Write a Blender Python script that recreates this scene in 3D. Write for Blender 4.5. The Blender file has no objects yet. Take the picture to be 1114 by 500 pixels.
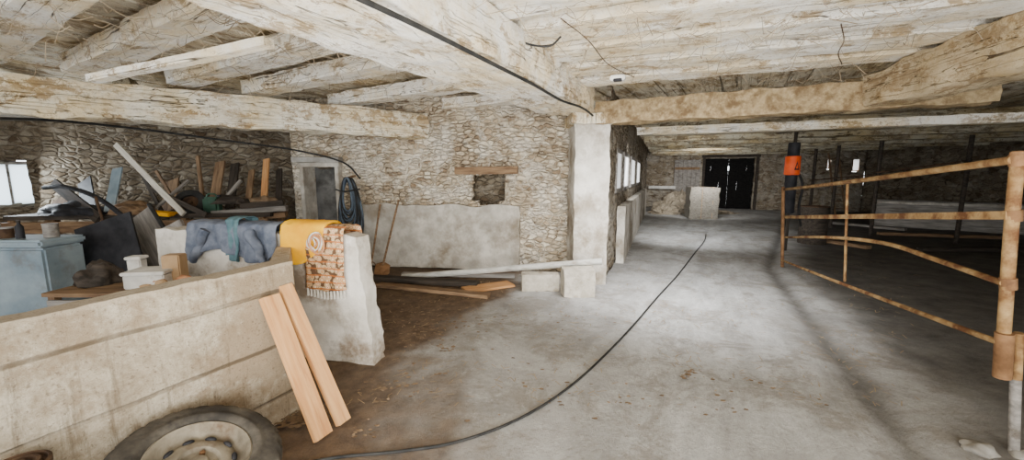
import bpy, bmesh, math, random
from mathutils import Vector, Matrix, noise
random.seed(7)
V=Vector
S=bpy.context.scene; COL=S.collection
# ---------------------------------------------------------------- camera
F=430.0; CZ=1.6; TP=60/430.0; PIT=math.atan(TP); cp,sp=math.cos(PIT),math.sin(PIT)
cd=bpy.data.cameras.new('camera'); cd.sensor_width=36; cd.lens=36*F/1114; cd.clip_start=0.03
cam=bpy.data.objects.new('camera',cd); COL.objects.link(cam)
cam.location=(0,0,CZ); cam.rotation_euler=(math.pi/2-PIT,0,0); S.camera=cam
def rd(px,py):
    u=(px-557)/F; v=(250-py)/F
    return u, v*sp+cp, v*cp-sp
def W(px,py,z=0.0):
    a,b,c=rd(px,py); t=(z-CZ)/c; return V((a*t,b*t,z))
def D(px,py,Y):
    a,b,c=rd(px,py); t=Y/b; return V((a*t,Y,CZ+c*t))
# ---------------------------------------------------------------- materials
def ramp(nt,fac,stops):
    r=nt.nodes.new('ShaderNodeValToRGB'); e=r.color_ramp.elements
    while len(e)<len(stops): e.new(.5)
    for k,(p,c) in enumerate(stops):
        e[k].position=p; e[k].color=(c[0],c[1],c[2],1) if hasattr(c,'__len__') else (c,c,c,1)
    nt.links.new(fac,r.inputs[0]); return r.outputs[0]
def nz(nt,vec,sc,det=5,rough=.6,dist=0):
    n=nt.nodes.new('ShaderNodeTexNoise'); n.inputs['Scale'].default_value=sc; n.inputs['Detail'].default_value=det
    n.inputs['Roughness'].default_value=rough; n.inputs['Distortion'].default_value=dist
    nt.links.new(vec,n.inputs['Vector']); return n.outputs[0]
def mixc(nt,fac,a,b,mode='MIX'):
    m=nt.nodes.new('ShaderNodeMix'); m.data_type='RGBA'; m.blend_type=mode
    for s,v in ((m.inputs[0],fac),(m.inputs[6],a),(m.inputs[7],b)):
        if isinstance(v,(int,float)): s.default_value=v
        elif isinstance(v,tuple): s.default_value=(v[0],v[1],v[2],1)
        else: nt.links.new(v,s)
    return m.outputs[2]
def vmul(nt,v,k):
    n=nt.nodes.new('ShaderNodeVectorMath'); n.operation='MULTIPLY'; n.inputs[1].default_value=k; nt.links.new(v,n.inputs[0]); return n.outputs[0]
def base(name,stretch=(1,1,1)):
    m=bpy.data.materials.new(name); m.use_nodes=True; nt=m.node_tree; b=nt.nodes['Principled BSDF']
    tc=nt.nodes.new('ShaderNodeTexCoord'); oi=nt.nodes.new('ShaderNodeObjectInfo')
    ad=nt.nodes.new('ShaderNodeVectorMath'); ad.operation='MULTIPLY_ADD'
    cb=nt.nodes.new('ShaderNodeCombineXYZ')
    for k in range(3): nt.links.new(oi.outputs['Random'],cb.inputs[k])
    o2=vmul(nt,cb.outputs[0],(13,7,19))
    nt.links.new(tc.outputs['Object'],ad.inputs[0]); ad.inputs[1].default_value=stretch
    nt.links.new(o2,ad.inputs[2])
    ad3=nt.nodes.new('ShaderNodeVectorMath'); ad3.operation='ADD'; nt.links.new(tc.outputs['Object'],ad3.inputs[0]); nt.links.new(o2,ad3.inputs[1])
    b.inputs['Specular IOR Level'].default_value=.2
    return m,nt,b,ad.outputs[0],ad3.outputs[0]
def bump(nt,b,h,st,dist=.02):
    bp=nt.nodes.new('ShaderNodeBump'); bp.inputs['Strength'].default_value=st; bp.inputs['Distance'].default_value=dist
    nt.links.new(h,bp.inputs['Height']); nt.links.new(bp.outputs[0],b.inputs['Normal'])
def mulf(nt,f,k):
    n=nt.nodes.new('ShaderNodeMath'); n.operation='MULTIPLY'; nt.links.new(f,n.inputs[0])
    if isinstance(k,(int,float)): n.inputs[1].default_value=k
    else: nt.links.new(k,n.inputs[1])
    return n.outputs[0]
def simple(name,c1,c2,sc=6,stretch=(1,1,1),rough=.85,metal=0,bs=.3,stain=None,stv=(.55,.7),lo=.35,hi=.65):
    m,nt,b,v,_=base(name,stretch)
    n=nz(nt,v,sc); col=ramp(nt,n,[(lo,c1),(hi,c2)])
    if stain:
        n2=nz(nt,v,sc*.35,6,.7); col=mixc(nt,ramp(nt,n2,[(stv[0],0.0),(stv[1],1.0)]),col,stain)
    nt.links.new(col,b.inputs['Base Color']); b.inputs['Roughness'].default_value=rough; b.inputs['Metallic'].default_value=metal
    if bs: bump(nt,b,nz(nt,v,sc*3,6,.7),bs,.01)
    return m
def mid(a,b,t=.5): return tuple(a[i]*(1-t)+b[i]*t for i in range(3))
def woodwash(name,white,brown,dark,amt=.5,ck=.95,peel=.9,pt=.5):
    m,nt,b,v,raw=base(name,(.9,3.4,3.4))
    off=mid(white,brown,.20)
    n1=nz(nt,v,2.1,11,.80,.15); c=ramp(nt,n1,[(amt-.12,brown),(amt-.06,mid(brown,white,.45)),(amt-.01,off),(amt+.05,white)])
    pv=vmul(nt,raw,(1.0,1.6,1.6)); pn=nz(nt,pv,2.5,12,.83,.15); pm=ramp(nt,pn,[(pt+.02,0.0),(pt+.04,1.0)])
    pb=ramp(nt,nz(nt,vmul(nt,raw,(1.5,9,9)),1.8,8,.8),[(.34,mid(brown,dark,.6)),(.47,brown),(.58,mid(brown,white,.4)),(.68,off)])
    c=mixc(nt,mulf(nt,pm,peel),c,pb)
    yl=ramp(nt,nz(nt,raw,.9,8,.75),[(.46,0.0),(.60,.75)]); c=mixc(nt,yl,c,(.88,.73,.46),'MULTIPLY')
    dp=ramp(nt,nz(nt,raw,3.4,8,.8),[(.59,0.0),(.66,.85)]); c=mixc(nt,dp,c,mid(brown,dark,.45))
    cv=vmul(nt,raw,(.35,12,12)); n3=nz(nt,cv,1.3,2,.4,.1); crk=ramp(nt,n3,[(.489,0.0),(.5,1.0),(.511,0.0)])
    cm=ramp(nt,nz(nt,raw,1.5,4,.6),[(.48,0.0),(.55,1.0)]); c=mixc(nt,mulf(nt,mulf(nt,crk,cm),ck),c,dark)
    c=mixc(nt,ramp(nt,nz(nt,raw,24,6,.8),[(.56,0.0),(.66,.7)]),c,brown)
    nt.links.new(c,b.inputs['Base Color']); b.inputs['Roughness'].default_value=.96
    h=mixc(nt,.6,mixc(nt,.5,mixc(nt,.5,n1,pn),nz(nt,raw,18,9,.8)),crk,'SUBTRACT'); bump(nt,b,h,1.0,.045); return m
def stonem(name,sx=.125,sz=.06,dk=1.0,white=.5,edge=.11,wc=(.80,.74,.63)):
    m,nt,b,v,raw=base(name)
    n=nt.nodes.new('ShaderNodeTexNoise'); n.inputs['Scale'].default_value=5; n.inputs['Detail'].default_value=3; nt.links.new(raw,n.inputs['Vector'])
    q=nt.nodes.new('ShaderNodeVectorMath'); q.operation='MULTIPLY_ADD'; nt.links.new(n.outputs['Color'],q.inputs[0]); q.inputs[1].default_value=(.10,0,.09); nt.links.new(raw,q.inputs[2])
    vv=vmul(nt,q.outputs[0],(1/sx,.0,1/sz))
    def vor(f):
        o=nt.nodes.new('ShaderNodeTexVoronoi'); o.feature=f; o.inputs['Scale'].default_value=1; nt.links.new(vv,o.inputs['Vector']); return o
    e=vor('DISTANCE_TO_EDGE'); f1=vor('F1'); sc=nt.nodes.new('ShaderNodeSeparateColor'); nt.links.new(f1.outputs['Color'],sc.inputs[0])
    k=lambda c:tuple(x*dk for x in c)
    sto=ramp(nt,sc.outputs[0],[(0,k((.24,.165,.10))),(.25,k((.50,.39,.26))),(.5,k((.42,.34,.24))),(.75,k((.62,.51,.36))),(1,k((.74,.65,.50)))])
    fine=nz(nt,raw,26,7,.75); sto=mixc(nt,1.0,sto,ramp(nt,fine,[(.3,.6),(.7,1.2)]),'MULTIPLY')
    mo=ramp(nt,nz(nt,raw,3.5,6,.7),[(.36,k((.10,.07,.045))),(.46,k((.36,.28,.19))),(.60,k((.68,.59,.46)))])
    em=ramp(nt,e.outputs['Distance'],[(edge*.35,0.0),(edge,1.0)]); c=mixc(nt,em,mo,sto)
    wm=mulf(nt,ramp(nt,nz(nt,raw,1.6,7,.72,.4),[(.62-white*.3,0.0),(.72-white*.3,1.0)]),ramp(nt,fine,[(.38,.25),(.52,.95)]))
    c=mixc(nt,mulf(nt,wm,.7),c,k(wc))
    nt.links.new(c,b.inputs['Base Color']); b.inputs['Roughness'].default_value=.97
    hh=mixc(nt,.3,ramp(nt,e.outputs['Distance'],[(0,0.0),(edge*1.6,1.0)]),fine); bump(nt,b,hh,1.0,.04); return m
M={}
M['wash']=woodwash('whitewashed_wood',(.86,.80,.66),(.36,.25,.13),(.05,.03,.015),.45,pt=.50)
M['wash2']=woodwash('whitewashed_wood_pale',(1.0,.96,.87),(.44,.32,.18),(.07,.04,.02),.43,.95,.85,.515)
M['ceil']=woodwash('ceiling_boards',(.82,.75,.60),(.34,.235,.125),(.04,.025,.013),.46,pt=.49)
M['wash3']=woodwash('shaded_whitewashed_wood',(.46,.42,.32),(.15,.11,.065),(.025,.02,.015),.48)  # whitewash with the dimness of the far ceiling put into its colour
M['tanw']=woodwash('tan_hewn_wood',(.62,.50,.32),(.34,.23,.12),(.06,.035,.018),.47,pt=.5)
M['old']=simple('old_brown_wood',(.12,.07,.04),(.28,.18,.10),3,(1,9,9),stain=(.06,.04,.025))
M['dark']=simple('dark_wood',(.025,.021,.017),(.07,.055,.043),3,(1,9,9))
M['void']=simple('black_door_wood',(.004,.004,.004),(.012,.011,.010),3,(1,9,9),rough=1,bs=0)  # near-black wood for the far door leaves
M['pine']=simple('pine_board',(.46,.215,.08),(.60,.335,.145),2.2,(1.2,14,14),rough=.7,bs=.15,stain=(.30,.12,.045))
M['palew']=simple('pale_board',(.46,.42,.35),(.66,.62,.54),2.5,(1,10,10))
M['greyw']=simple('grey_board',(.17,.155,.14),(.33,.305,.275),2.5,(1,10,10),stain=(.10,.08,.06))
M['conc']=simple('rough_concrete',(.36,.33,.28),(.60,.56,.49),4,stain=(.22,.18,.13),stv=(.46,.66),bs=.6)
M['white']=simple('whitewashed_plaster',(.42,.38,.32),(.68,.64,.57),3.5,stain=(.24,.195,.14),stv=(.47,.63),bs=.8)
M['stub']=simple('chipped_whitewash',(.50,.46,.39),(.76,.72,.65),3.5,stain=(.27,.21,.15),stv=(.49,.61),bs=.9)
M['rust']=simple('rusty_paint',(.13,.065,.028),(.26,.14,.065),9,rough=.85,stain=(.07,.03,.018),bs=.5)
M['rustd']=simple('dark_rust',(.04,.024,.016),(.10,.058,.032),9,rough=.9,stain=(.03,.017,.012),bs=.5)
M['rustp']=simple('rusty_paint_pale',(.22,.12,.045),(.40,.265,.12),11,(1,1,1),rough=.85,stain=(.12,.05,.02),stv=(.46,.60),bs=.4)
M['rubber']=simple('rubber',(.012,.012,.012),(.035,.034,.032),8,rough=.7)
M['tyre']=simple('dusty_rubber',(.035,.031,.026),(.12,.105,.083),5,rough=.95,stain=(.022,.02,.018),stv=(.52,.66),bs=.5)
M['steel']=simple('worn_steel',(.12,.10,.072),(.27,.235,.175),7,rough=.8,metal=.0,stain=(.09,.055,.03),stv=(.50,.64),bs=.2)
M['black']=simple('black_plastic',(.010,.010,.012),(.03,.03,.034),6,rough=.6)
M['hose']=simple('blue_grey_hose',(.04,.055,.075),(.10,.13,.165),6,rough=.5)
M['teal']=simple('faded_blue_grey_paint',(.17,.225,.265),(.29,.355,.39),3,rough=.8,stain=(.15,.125,.10),stv=(.5,.66))
M['denim']=simple('denim',(.08,.095,.13),(.18,.20,.245),9,rough=.95,bs=.5)
M['tealc']=simple('teal_cloth',(.06,.12,.14),(.12,.20,.22),12,rough=.95,bs=.5)
M['yellow']=simple('yellow_cloth',(.80,.36,.0),(.94,.50,.006),5,rough=.8,bs=.2)
M['orange']=simple('orange_paint',(.70,.07,.012),(.85,.12,.025),5,rough=.5,bs=.1)
M['whitep']=simple('white_plastic',(.50,.48,.44),(.74,.72,.67),5,rough=.6,bs=.1,stain=(.32,.27,.20))
M['card']=simple('cardboard',(.36,.23,.12),(.48,.33,.19),4,rough=.9,bs=.1)
M['brick']=simple('broken_brick',(.36,.15,.07),(.54,.28,.15),8)
M['hay']=simple('hay',(.17,.14,.10),(.42,.36,.27),18,(1,3,3),bs=1.0,stain=(.12,.09,.06))
M['bale']=simple('grey_bale',(.15,.135,.11),(.30,.275,.23),16,(1,3,3),bs=1.0,stain=(.11,.09,.065))
M['straw']=simple('straw',(.26,.18,.10),(.42,.31,.18),8,bs=0)
M['web']=simple('dusty_web',(.20,.15,.09),(.40,.32,.22),8,bs=0)
M['leaf']=simple('dead_leaf',(.13,.085,.05),(.26,.18,.11),8,bs=0)
M['tan']=simple('tan_daub',(.25,.175,.09),(.46,.35,.20),16,bs=1.0,stain=(.17,.11,.055),stv=(.46,.62))
M['blocks']=simple('concrete_block',(.38,.34,.27),(.58,.53,.45),8,bs=.8,stain=(.25,.20,.14))
M['lead']=simple('grey_pipe',(.38,.37,.34),(.58,.57,.52),4,(1,4,4),rough=.6,stain=(.24,.20,.15))
M['green']=simple('green_plastic',(.02,.05,.03),(.04,.09,.06),5,rough=.5)
M['kerb']=simple('worn_kerb',(.22,.205,.18),(.38,.36,.325),6,stain=(.13,.115,.095))
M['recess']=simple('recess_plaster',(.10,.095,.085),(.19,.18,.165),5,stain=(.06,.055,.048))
M['stone']=stonem('rubble_stone'); M['stoned']=stonem('dark_rubble_stone',.16,.075,.36,.1); M['stonef']=stonem('limewashed_rubble',.25,.12,.50,.45)  # stoned is a darker rubble tone
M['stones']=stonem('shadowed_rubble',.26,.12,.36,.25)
m,nt,b,v,_=base('patterned_cloth'); vo=nt.nodes.new('ShaderNodeTexVoronoi'); vo.inputs['Scale'].default_value=24; nt.links.new(v,vo.inputs['Vector'])
c=ramp(nt,vo.outputs['Distance'],[(.10,(.48,.13,.025)),(.20,(.72,.60,.42)),(.36,(.46,.19,.05)),(.48,(.62,.46,.27)),(.65,(.12,.065,.035))])
wv=nt.nodes.new('ShaderNodeTexWave'); wv.bands_direction='Z'; wv.inputs['Scale'].default_value=5.5; wv.inputs['Distortion'].default_value=.6; nt.links.new(v,wv.inputs['Vector'])
c=mixc(nt,ramp(nt,wv.outputs[1],[(.86,0.0),(.92,.85)]),c,(.42,.13,.03)); nt.links.new(c,b.inputs['Base Color']); b.inputs['Roughness'].default_value=.95; M['rag']=m
def frost(name,c):
    m=bpy.data.materials.new(name); m.use_nodes=True; nt=m.node_tree; nt.nodes.remove(nt.nodes['Principled BSDF']); tr=nt.nodes.new('ShaderNodeBsdfTranslucent'); tr.inputs[0].default_value=(*c,1); nt.links.new(tr.outputs[0],nt.nodes['Material Output'].inputs[0]); return m
M['frost']=frost('frosted_pane',(1,1,1)); M['frostb']=frost('bluish_frosted_pane',(.88,.96,1))
# board-marked concrete
m,nt,b,v,raw=base('board_marked_concrete')
tcz=nt.nodes.new('ShaderNodeTexCoord')
c=ramp(nt,nz(nt,v,2.8,11,.82,.2),[(.34,(.26,.20,.13)),(.47,(.47,.39,.28)),(.60,(.69,.61,.475))])
c=mixc(nt,ramp(nt,nz(nt,v,1.1,9,.80),[(.45,0.0),(.55,.8)]),c,(.32,.235,.145))
c=mixc(nt,ramp(nt,nz(nt,vmul(nt,v,(6,6,.6)),1.6,8,.75),[(.53,0.0),(.63,.7)]),c,(.19,.14,.085))
wv=nt.nodes.new('ShaderNodeTexWave'); wv.bands_direction='Z'; wv.inputs['Scale'].default_value=.9; wv.inputs['Distortion'].default_value=.35; wv.inputs['Detail'].default_value=6; wv.inputs['Detail Scale'].default_value=1.5
nt.links.new(tcz.outputs['Object'],wv.inputs['Vector']); ln=ramp(nt,wv.outputs[1],[(0,1.0),(.004,.7),(.011,0.0)])
lm=mulf(nt,ln,ramp(nt,nz(nt,v,2.2,4,.6),[(.42,.35),(.58,1.0)])); c=mixc(nt,mulf(nt,lm,.85),c,(.10,.07,.04))
sz=nt.nodes.new('ShaderNodeSeparateXYZ'); nt.links.new(tcz.outputs['Object'],sz.inputs[0])
c=mixc(nt,ramp(nt,sz.outputs[2],[(.490,0.0),(.505,.6)]),c,(.52,.43,.31))
c=mixc(nt,ramp(nt,nz(nt,raw,60,3,.6),[(.58,0.0),(.68,.55)]),c,(.15,.105,.065))
nt.links.new(c,b.inputs['Base Color']); b.inputs['Roughness'].default_value=.95
bump(nt,b,mixc(nt,.6,nz(nt,v,14,10,.82),ln,'SUBTRACT'),1.0,.03); M['bconc']=m
# floor
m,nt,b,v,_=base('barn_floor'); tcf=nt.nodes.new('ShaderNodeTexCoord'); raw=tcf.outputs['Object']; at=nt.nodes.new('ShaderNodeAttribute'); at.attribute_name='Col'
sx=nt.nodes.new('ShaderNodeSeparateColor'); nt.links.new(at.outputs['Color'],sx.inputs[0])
mp=nt.nodes.new('ShaderNodeMapping'); mp.vector_type='TEXTURE'; mp.inputs['Rotation'].default_value=(0,0,math.radians(-27)); mp.inputs['Scale'].default_value=(.5,1.8,1); nt.links.new(raw,mp.inputs['Vector']); stv=mp.outputs[0]
c=ramp(nt,nz(nt,raw,.9,12,.74,.4),[(.34,(.175,.165,.152)),(.46,(.295,.285,.27)),(.60,(.43,.425,.41))])
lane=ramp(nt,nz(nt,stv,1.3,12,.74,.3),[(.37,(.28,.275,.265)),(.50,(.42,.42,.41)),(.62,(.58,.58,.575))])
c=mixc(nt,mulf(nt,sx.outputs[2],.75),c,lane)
c=mixc(nt,ramp(nt,nz(nt,raw,1.7,12,.78,.6),[(.49,0.0),(.58,.6)]),c,(.21,.185,.155))
c=mixc(nt,ramp(nt,nz(nt,raw,5,9,.80,.5),[(.56,0.0),(.64,.4)]),c,(.58,.575,.56))
c=mixc(nt,ramp(nt,nz(nt,raw,26,8,.8),[(.56,0.0),(.65,.5)]),c,(.12,.098,.072))
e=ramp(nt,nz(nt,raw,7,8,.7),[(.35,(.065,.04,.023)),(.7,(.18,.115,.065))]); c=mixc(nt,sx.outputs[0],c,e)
dk=ramp(nt,nz(nt,raw,3,9,.75),[(.35,(.038,.034,.030)),(.7,(.13,.118,.102))]); c=mixc(nt,sx.outputs[1],c,dk)  # painted shade of the unlit bay floor, also tints the gutter
nt.links.new(c,b.inputs['Base Color']); b.inputs['Roughness'].default_value=.8
bump(nt,b,nz(nt,raw,10,11,.78),.6,.03); M['floor']=m
# ---------------------------------------------------------------- mesh helpers
POS={}
def link(name,me,m,parent=None,loc=V((0,0,0)),rot=None,smooth=True):
    o=bpy.data.objects.new(name,me); COL.objects.link(o)
    if m: me.materials.append(m)
    if smooth:
        for p in me.polygons: p.use_smooth=True
    POS[o.name]=V(loc)
    o.location=V(loc)-(POS[parent.name] if parent else V((0,0,0)))
    if rot: o.rotation_euler=rot.to_euler()
    if parent: o.parent=parent
    return o
def sharp(me,a=38):
    try: me.set_sharp_from_angle(angle=math.radians(a))
    except Exception: pass
def mk(name,bm,m,parent=None,smooth=False,origin=None):
    bmesh.ops.recalc_face_normals(bm,faces=bm.faces)
    if origin is None:
        xs=[v.co for v in bm.verts]; origin=V(((min(c.x for c in xs)+max(c.x for c in xs))/2,(min(c.y for c in xs)+max(c.y for c in xs))/2,min(c.z for c in xs)))
    for v in bm.verts: v.co-=origin
    me=bpy.data.meshes.new(name); bm.to_mesh(me); bm.free()
    o=link(name,me,m,parent,origin,None,smooth)
    if smooth: sharp(me,50)
    return o
def tag(o,label,cat,group=None):
    o['label']=label; o['category']=cat
    if group: o['group']=group
    return o
def thing(name,label,cat,loc,group=None):
    o=bpy.data.objects.new(name,None); COL.objects.link(o); o.empty_display_size=.1
    o.location=loc; POS[o.name]=V(loc); return tag(o,label,cat,group)
def struct(o): o['kind']='structure'; return o
def stuff(o,label,cat): o['kind']='stuff'; return tag(o,label,cat)
def frame(d,up=V((0,0,1))):
    x=d.normalized(); z=(up-x*up.dot(x)).normalized(); y=z.cross(x)
    return Matrix((x,y,z)).transposed()
def beam(name,p0,p1,w,h,m,parent=None,w1=None,h1=None,rough=.01,seg=.12,res=.1,up=V((0,0,1)),fr=3.0,cham=.0,smooth=True,warp=None):
    p0=V(p0);p1=V(p1);d=p1-p0;L=d.length;R=frame(d,up); w1=w1 or w;h1=h1 or h
    bm=bmesh.new(); n=max(1,int(L/seg)); sd=random.random()*50
    ky=max(1,round(w/res)); kz=max(1,round(h/res)); sec=[]
    for i in range(ky): sec.append((-.5+i/ky,-.5))
    for i in range(kz): sec.append((.5,-.5+i/kz))
    for i in range(ky): sec.append((.5-i/ky,.5))
    for i in range(kz): sec.append((-.5,.5-i/kz))
    rings=[]
    for i in range(n+1):
        t=i/n; ww=w+(w1-w)*t; hh=h+(h1-h)*t; r=[]
        for (a,b_) in sec:
            y=a*ww; z=b_*hh
            if cham and abs(a)==.5 and abs(b_)==.5: y*=1-cham*min(ww,hh)/ww; z*=1-cham*min(ww,hh)/hh
            c=V((t*L,y,z)); 
            if rough:
                q=V((c.x*fr,c.y*fr*1.5,c.z*fr*1.5))+V((sd,sd*.7,0)); nv=noise.noise_vector(q)+.4*noise.noise_vector(q*3.1)
                c+=V((nv.x*(.5 if 0<i<n else 1),nv.y,nv.z))*rough
            if warp: c=warp(c)
            r.append(bm.verts.new(c))
        rings.append(r)
    K=len(sec)
    for i in range(n):
        for k in range(K): bm.faces.new((rings[i][k],rings[i][(k+1)%K],rings[i+1][(k+1)%K],rings[i+1][k]))
    bm.faces.new(rings[0][::-1]); bm.faces.new(rings[-1])
    bmesh.ops.recalc_face_normals(bm,faces=bm.faces)
    me=bpy.data.meshes.new(name); bm.to_mesh(me); bm.free()
    if smooth:
        for p in me.polygons: p.use_smooth=True
        sharp(me)
    return link(name,me,m,parent,p0,R,False)
def cr(pts,n=8):
    pts=[V(p) for p in pts]; P=[pts[0]*2-pts[1]]+pts+[pts[-1]*2-pts[-2]]; out=[]
    for i in range(1,len(P)-2):
        for k in range(n):
            t=k/n; a,b_,c,d=P[i-1],P[i],P[i+1],P[i+2]
            out.append(.5*((2*b_)+(c-a)*t+(2*a-5*b_+4*c-d)*t*t+(3*b_-a-3*c+d)*t**3))
    out.append(pts[-1]); return out
def tube(bm,pts,r,n=8,r1=None,closed=False):
    pts=[V(p) for p in pts]; N=len(pts); rings=[]; up=None
    for i,p in enumerate(pts):
        if closed: d=(pts[(i+1)%N]-pts[i-1]).normalized()
        else: d=(pts[min(i+1,N-1)]-pts[max(i-1,0)]).normalized()
        if up is None: up=V((0,0,1)) if abs(d.z)<.9 else V((1,0,0))
        up=(up-d*up.dot(d)).normalized(); s=d.cross(up); rr=r if r1 is None else r+(r1-r)*i/(N-1)
        rings.append([bm.verts.new(p+(up*math.cos(a)+s*math.sin(a))*rr) for a in [2*math.pi*k/n for k in range(n)]])
    for i in range(N if closed else N-1):
        A=rings[i];B=rings[(i+1)%N]
        for k in range(n): bm.faces.new((A[k],A[(k+1)%n],B[(k+1)%n],B[k]))
    if not closed: bm.faces.new(rings[0][::-1]); bm.faces.new(rings[-1])
def tubeobj(name,pts,r,m,parent=None,n=8,r1=None):
    bm=bmesh.new(); tube(bm,pts,r,n,r1); return mk(name,bm,m,parent,True)
def box(bm,c,s,R=None,bev=0):
    c=V(c); R=R or Matrix.Identity(3)
    g=bmesh.ops.create_cube(bm,size=1); vs=g['verts']
    for v in vs: v.co=c+R@V((v.co.x*s[0],v.co.y*s[1],v.co.z*s[2]))
    if bev:
        es=list({e for v in vs for e in v.link_edges}); bmesh.ops.bevel(bm,geom=es,offset=bev,segments=2,affect='EDGES')
def boxobj(name,c,s,m,parent=None,R=None,bev=.01):
    bm=bmesh.new(); box(bm,c,s,R,bev); return mk(name,bm,m,parent)
def lathe(bm,prof,n,Mx,mod=None):
    rings=[]
    for j,(r,z) in enumerate(prof):
        ring=[]
        for k in range(n):
            a=2*math.pi*k/n; rr=r+(mod(j,k) if mod else 0)
            ring.append(bm.verts.new(Mx@V((rr*math.cos(a),rr*math.sin(a),z))))
        rings.append(ring)
    for j in range(len(prof)-1):
        for k in range(n): bm.faces.new((rings[j][k],rings[j][(k+1)%n],rings[j+1][(k+1)%n],rings[j+1][k]))
    return rings
def lobj(name,prof,n,Mx,m,parent=None,caps=(True,True),mod=None,smooth=True):
    bm=bmesh.new(); r=lathe(bm,prof,n,Mx,mod)
    if caps[0]: bm.faces.new(r[0])
    if caps[1]: bm.faces.new(r[-1])
    return mk(name,bm,m,parent,smooth)
def sm(x,a,b): 
    t=max(0,min(1,(x-a)/(b-a))); return t*t*(3-2*t)
def stonewall(name,p0,p1,z1,res,holes=(),thick=.4,m=None,z0=0.0,amp=.05):
    p0=V((p0[0],p0[1],0));p1=V((p1[0],p1[1],0)); L=(p1-p0).length; R=frame(p1-p0)
    nx=int(L/res); nzz=int((z1-z0)/res); bm=bmesh.new(); vs=[]
    sd=random.random()*30
    for j in range(nzz+1):
        row=[]
        for i in range(nx+1):
            x=i*L/nx; z=z0+j*(z1-z0)/nzz
            y=-.35*amp*noise.noise(V((x*13,z*18,sd)))-.6*amp*noise.noise(V((x*1.2,z*1.2,sd)))-.5*amp*noise.noise(V((x*5,z*8,sd)))
            row.append(bm.verts.new((x,y,z)))
        vs.append(row)
    for j in range(nzz):
        for i in range(nx):
            x=(i+.5)*L/nx; z=z0+(j+.5)*(z1-z0)/nzz
            if any(a<x<b_ and c<z<d for a,b_,c,d in holes): continue
            bm.faces.new((vs[j][i],vs[j][i+1],vs[j+1][i+1],vs[j+1][i]))
    me=bpy.data.meshes.new(name); bm.to_mesh(me); bm.free()
    o=link(name,me,m or M['stone'],None,p0,R,True); struct(o)
    s=o.modifiers.new('thick','SOLIDIFY'); s.thickness=thick; s.offset=-1
    return o,R
def interp(y,ys,xs):
    if y<=ys[0]: return xs[0]
    for i in range(len(ys)-1):
        if y<=ys[i+1]: return xs[i]+(xs[i+1]-xs[i])*(y-ys[i])/(ys[i+1]-ys[i])
    return xs[-1]
# ---------------------------------------------------------------- floor (with a shallow worn gutter beside the dark bay)
bm=bmesh.new(); X0,X1,Y0,Y1,st=-10,18,-3,22,.1; nx=int((X1-X0)/st); ny=int((Y1-Y0)/st); g=[];cols=[]
for j in range(ny+1):
    r=[]
    for i in range(nx+1):
        x=X0+i*st;y=Y0+j*st
        w=.25*noise.noise(V((x*1.7,y*1.7,2)))+.15*noise.noise(V((x*6,y*6,2)))
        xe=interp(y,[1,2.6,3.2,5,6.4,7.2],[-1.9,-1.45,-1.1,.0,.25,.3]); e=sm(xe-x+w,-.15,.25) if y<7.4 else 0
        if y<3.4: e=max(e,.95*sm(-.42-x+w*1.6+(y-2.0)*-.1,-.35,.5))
        xg=interp(y,[-3,2.1,6.8,20],[.72,2.7,4.85,14.5]); dk=sm(x-xg+w*.9,-.25,.6)  # mask that paints the floor beyond the gate dark, as unlit
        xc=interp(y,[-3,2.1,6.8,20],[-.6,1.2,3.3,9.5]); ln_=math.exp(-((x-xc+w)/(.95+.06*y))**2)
        gq=x-xg+.34+.08*w
        z=.006*noise.noise(V((x*1.5,y*1.5,0)))-.045*math.exp(-(gq/.12)**2)
        r.append(bm.verts.new((x,y,z)))
        gut=math.exp(-(gq/.11)**2)*.75
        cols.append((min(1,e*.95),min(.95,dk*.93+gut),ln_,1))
    g.append(r)
for j in range(ny):
    for i in range(nx): bm.faces.new((g[j][i],g[j][i+1],g[j+1][i+1],g[j+1][i]))
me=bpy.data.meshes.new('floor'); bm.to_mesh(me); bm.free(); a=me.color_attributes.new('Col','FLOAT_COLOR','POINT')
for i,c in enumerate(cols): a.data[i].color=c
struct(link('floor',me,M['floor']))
# ---------------------------------------------------------------- walls
A=V((-3.9,7.1,0));B=V((1.0,6.4,0)); dAB=(B-A).normalized(); LAB=(B-A).length
def sAB(px):
    k=(px-557)/F/1.005
    t=(k*A.y-A.x)/(dAB.x-k*dAB.y); return t
d0,d1=sAB(332),sAB(373); h0,h1=sAB(513),sAB(549)
wb,Rb=stonewall('wall_back',A,B,2.9,.04,holes=[(d0,d1,0,1.78),(h0,h1,1.16,1.60),(h0+.12,h1-.1,1.10,1.2)],thick=.22)
def onw(s,off=0,z=0): p=A+dAB*s; n=V((dAB.y,-dAB.x,0)); return V((p.x+n.x*off,p.y+n.y*off,z))
r0,r1=sAB(385),sAB(566)
def rtop(c):
    if c.z>.4: c.z+=.04*noise.noise(V((c.x*2.5,0,4)))
    return c
o=beam('wall_back_render',onw(r0,.06,.56),onw(r1,.06,.56),.09,1.08,M['conc'],rough=.018,res=.08,seg=.08,warp=rtop); struct(o)
struct(beam('wall_niche_back',onw(h0-.3,-.42,1.34),onw(h1+.3,-.42,1.34),.06,.8,M['stoned'],rough=.03,res=.06,seg=.06))
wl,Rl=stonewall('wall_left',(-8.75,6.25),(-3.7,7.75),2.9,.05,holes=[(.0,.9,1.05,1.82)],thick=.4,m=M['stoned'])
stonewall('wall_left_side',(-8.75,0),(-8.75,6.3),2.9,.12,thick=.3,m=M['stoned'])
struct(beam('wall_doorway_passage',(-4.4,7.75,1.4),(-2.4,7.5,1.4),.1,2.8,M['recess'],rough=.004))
bm=bmesh.new()
for s in (d0+.03,d1-.03): box(bm,onw(s,-.05,.87),(.07,.34,1.74),Rb,.006)
box(bm,onw((d0+d1)/2,-.05,1.77),(d1-d0+.04,.34,.07),Rb,.006); struct(mk('trim_1',bm,M['conc']))
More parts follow.
